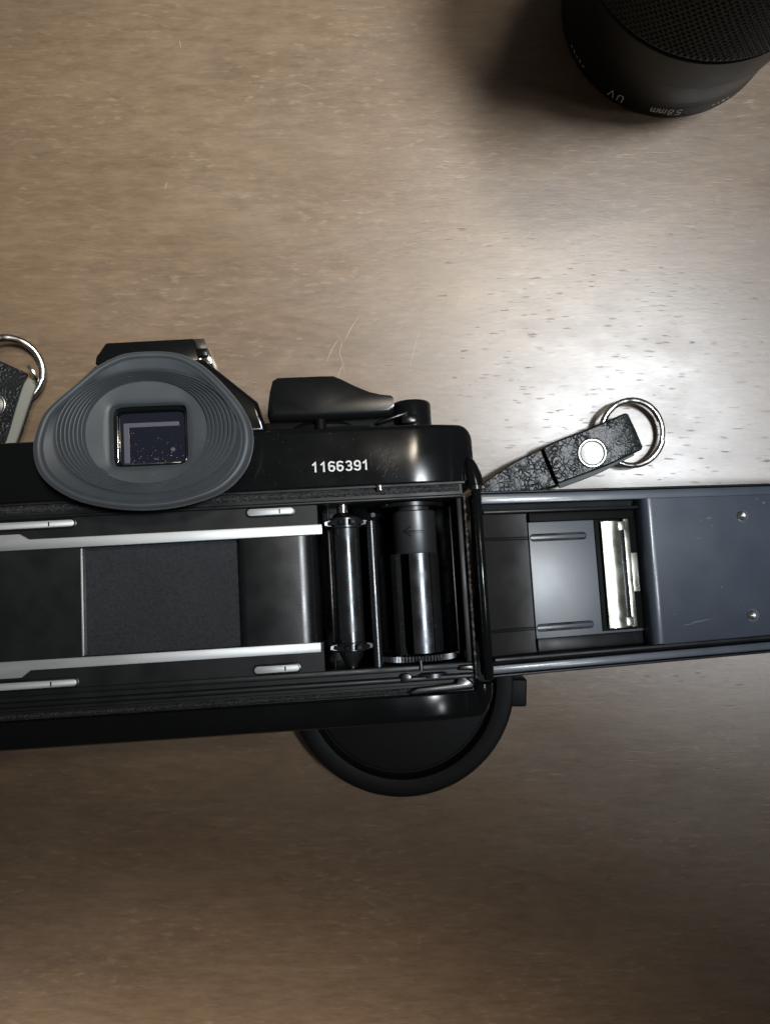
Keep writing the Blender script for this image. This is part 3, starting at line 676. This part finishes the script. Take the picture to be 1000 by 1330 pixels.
t2 = empty("strap_end", (-104, 33, 0), "black leather strap end with silver rivet and ring, left of the eyepiece", "camera strap")
def tl(p): return (p[0] + 104, p[1] - 33, p[2])
bm = new(); ribbon(bm, [tl(p) for p in ((-105.0, 40.8, 7.0), (-106.4, 37.5, 8.2), (-108.3, 31, 8.6), (-111, 22.0, 8.4), (-114, 13, 9))], [11.6, 12, 12, 12, 11], 1.6)
link("upper_leather", bm, M['leather'], t2)
bm = new(); ribbon(bm, [tl(p) for p in ((-103.0, 38.6, 5.0), (-103.7, 37.0, 5.6), (-105.8, 31, 6.0), (-108.8, 22.0, 6.2), (-111.5, 14, 7))], [10.2, 11.6, 11.9, 12, 11], 1.5)
link("lower_leather", bm, M['skin'], t2)
o = link("rivet", rivet_mesh(3.2), M['rivet'], t2, tl((-107.6, 29.6, 9.4)))
o = link("split_ring", split_ring(9.3, 1.0), M['chrome'], t2, tl((-106.4, 39.8, 5.2))); o.rotation_euler = (.12, .22, .4)
bm = new(); tube(bm, spline([tl(p) for p in ((-99.2, 40.5, 7.6), (-98.0, 39.4, 8.0), (-97.3, 37.8, 7.4), (-97.7, 36.4, 6.2), (-98.8, 36.3, 5.4))], 6), .55, 8); link("ring_loop", bm, M['nickel'], t2)

t['group'] = t2['group'] = 'leather strap ends beside the camera'
# ------------------------------------------------------------------ round cap under the camera
t = empty("lens_cap", (4.6, -47.8, 0), "round matt black lens cap half hidden under the camera's lower edge", "lens cap")
bm = new(); lathe(bm, [(0.0, 0), (0.0, 31.4), (.6, 31.9), (8.6, 31.3), (10.0, 30.5), (10.4, 29.4), (9.6, 26.2), (7.6, 25.4), (7.2, 25.0), (7.2, 0)], 128); link("cap_body", bm, M['cap'], t)
bm = new(); lathe(bm, [(7.2, 0), (7.2, 24.6), (7.9, 24.2), (8.0, 23.4), (8.0, 0)], 128); link("cap_face", bm, M['cap'], t)
bm = new(); box(bm, 28.5, 34.6, -5.5, 2.2, 1.5, 9.6, .6, 3, ((0, 0, 0), math.radians(-1), 'Z')); link("cap_tab", bm, M['cap'], t)

# ------------------------------------------------------------------ lens standing on its front, upper right
t = empty("camera_lens", (81.8, 144.8, 0), "black zoom lens standing on the table with dimpled rubber grip and filter ring", "lens")
bm = new(); lathe(bm, [(0, 0), (0, 30.6), (.4, 31.0), (5.6, 31.0), (5.65, 30.9), (5.8, 30.9), (5.85, 31.05), (8, 31.1), (8, 0)], 160); fr_ = link("filter_ring", bm, M['lens'], t)
bm = new(); lathe(bm, [(8, 0), (8, 31.1), (17, 32.0), (17.2, 32.2), (29.8, 33.0), (30.2, 32.6), (30.2, 32.0), (31.6, 32.0), (31.6, 0)], 160); link("front_barrel", bm, M['lens'], t)
bm = new(); lathe(bm, [(31.6, 0), (31.6, 33.2), (32.0, 33.5), (69, 33.5), (69.4, 33.1), (69.4, 0)], 160); gr = link("rubber_grip", bm, M['grip'], t)
bm = new(); vs = []; fs_ = []
NK = 128; row = 0; z = 32.6
while z < 68.8:
    for k in range(NK):
        a = 2 * PI * (k + (row % 2) * .5) / NK; ca, sa = math.cos(a), math.sin(a); i0 = len(vs)
        for (da, dz, r) in ((-.56, -.42, 33.45), (.56, -.42, 33.45), (.56, .42, 33.45), (-.56, .42, 33.45), (-.36, -.25, 33.72), (.36, -.25, 33.72), (.36, .25, 33.72), (-.36, .25, 33.72)):
            vs.append(((r * ca - da * sa) * S, (r * sa + da * ca) * S, (z + dz) * S))
        fs_ += [(i0 + 4, i0 + 5, i0 + 6, i0 + 7)] + [(i0 + j, i0 + (j + 1) % 4, i0 + 4 + (j + 1) % 4, i0 + 4 + j) for j in range(4)]
    row += 1; z += 1.15
bm.free(); me = bpy.data.meshes.new("grip_knob"); me.from_pydata(vs, [], fs_); me.materials.append(M['grip'])
o = bpy.data.objects.new("grip_knob", me); col.objects.link(o); o.parent = gr; o['kind'] = 'stuff'
bm = new(); lathe(bm, [(69.4, 0), (69.4, 32), (74, 32), (76, 31), (114, 31), (118, 29), (118, 0)], 128); link("rear_barrel", bm, M['lens'], t)
bm = new(); lathe(bm, [(118, 0), (118, 28), (124, 28), (124, 0)], 100); link("rear_mount", bm, M['chrome'], t)
def around(ch, ang, z, size, r=31.1, m='greyink'):
    b = glyph(ch, size * .72, .34)
    n = Vector((math.cos(ang), math.sin(ang), 0)); up = Vector((0, 0, -1)); rt = up.cross(n)
    mt = Matrix((rt, up, n)).transposed()
    for v in b.verts: v.co = mt @ v.co + n * r + Vector((0, 0, z))
    return b
bm = new()
def word(s, mid, z, size, step):
    for i, ch in enumerate(s):       # upside-down lettering reads right to left from above
        join(bm, around(ch, math.radians(mid + (len(s) - 1) * step / 2 - i * step) if False else math.radians(mid + ((len(s) - 1) / 2 - i) * step), z, size))
word("UV", -121.5, 3.3, 4.0, 5.2)
word("58mm", -93.5, 3.2, 3.6, 4.4)
for k in range(5): join(bm, around("-." [k % 2], math.radians(203 + 3.0 * k), 3.0, 2.0))
for k in range(4): join(bm, around("-." [k % 2], math.radians(-68 + 2.8 * k), 3.0, 1.8))
link("ring_lettering", bm, M['greyink'], fr_, smooth=False)
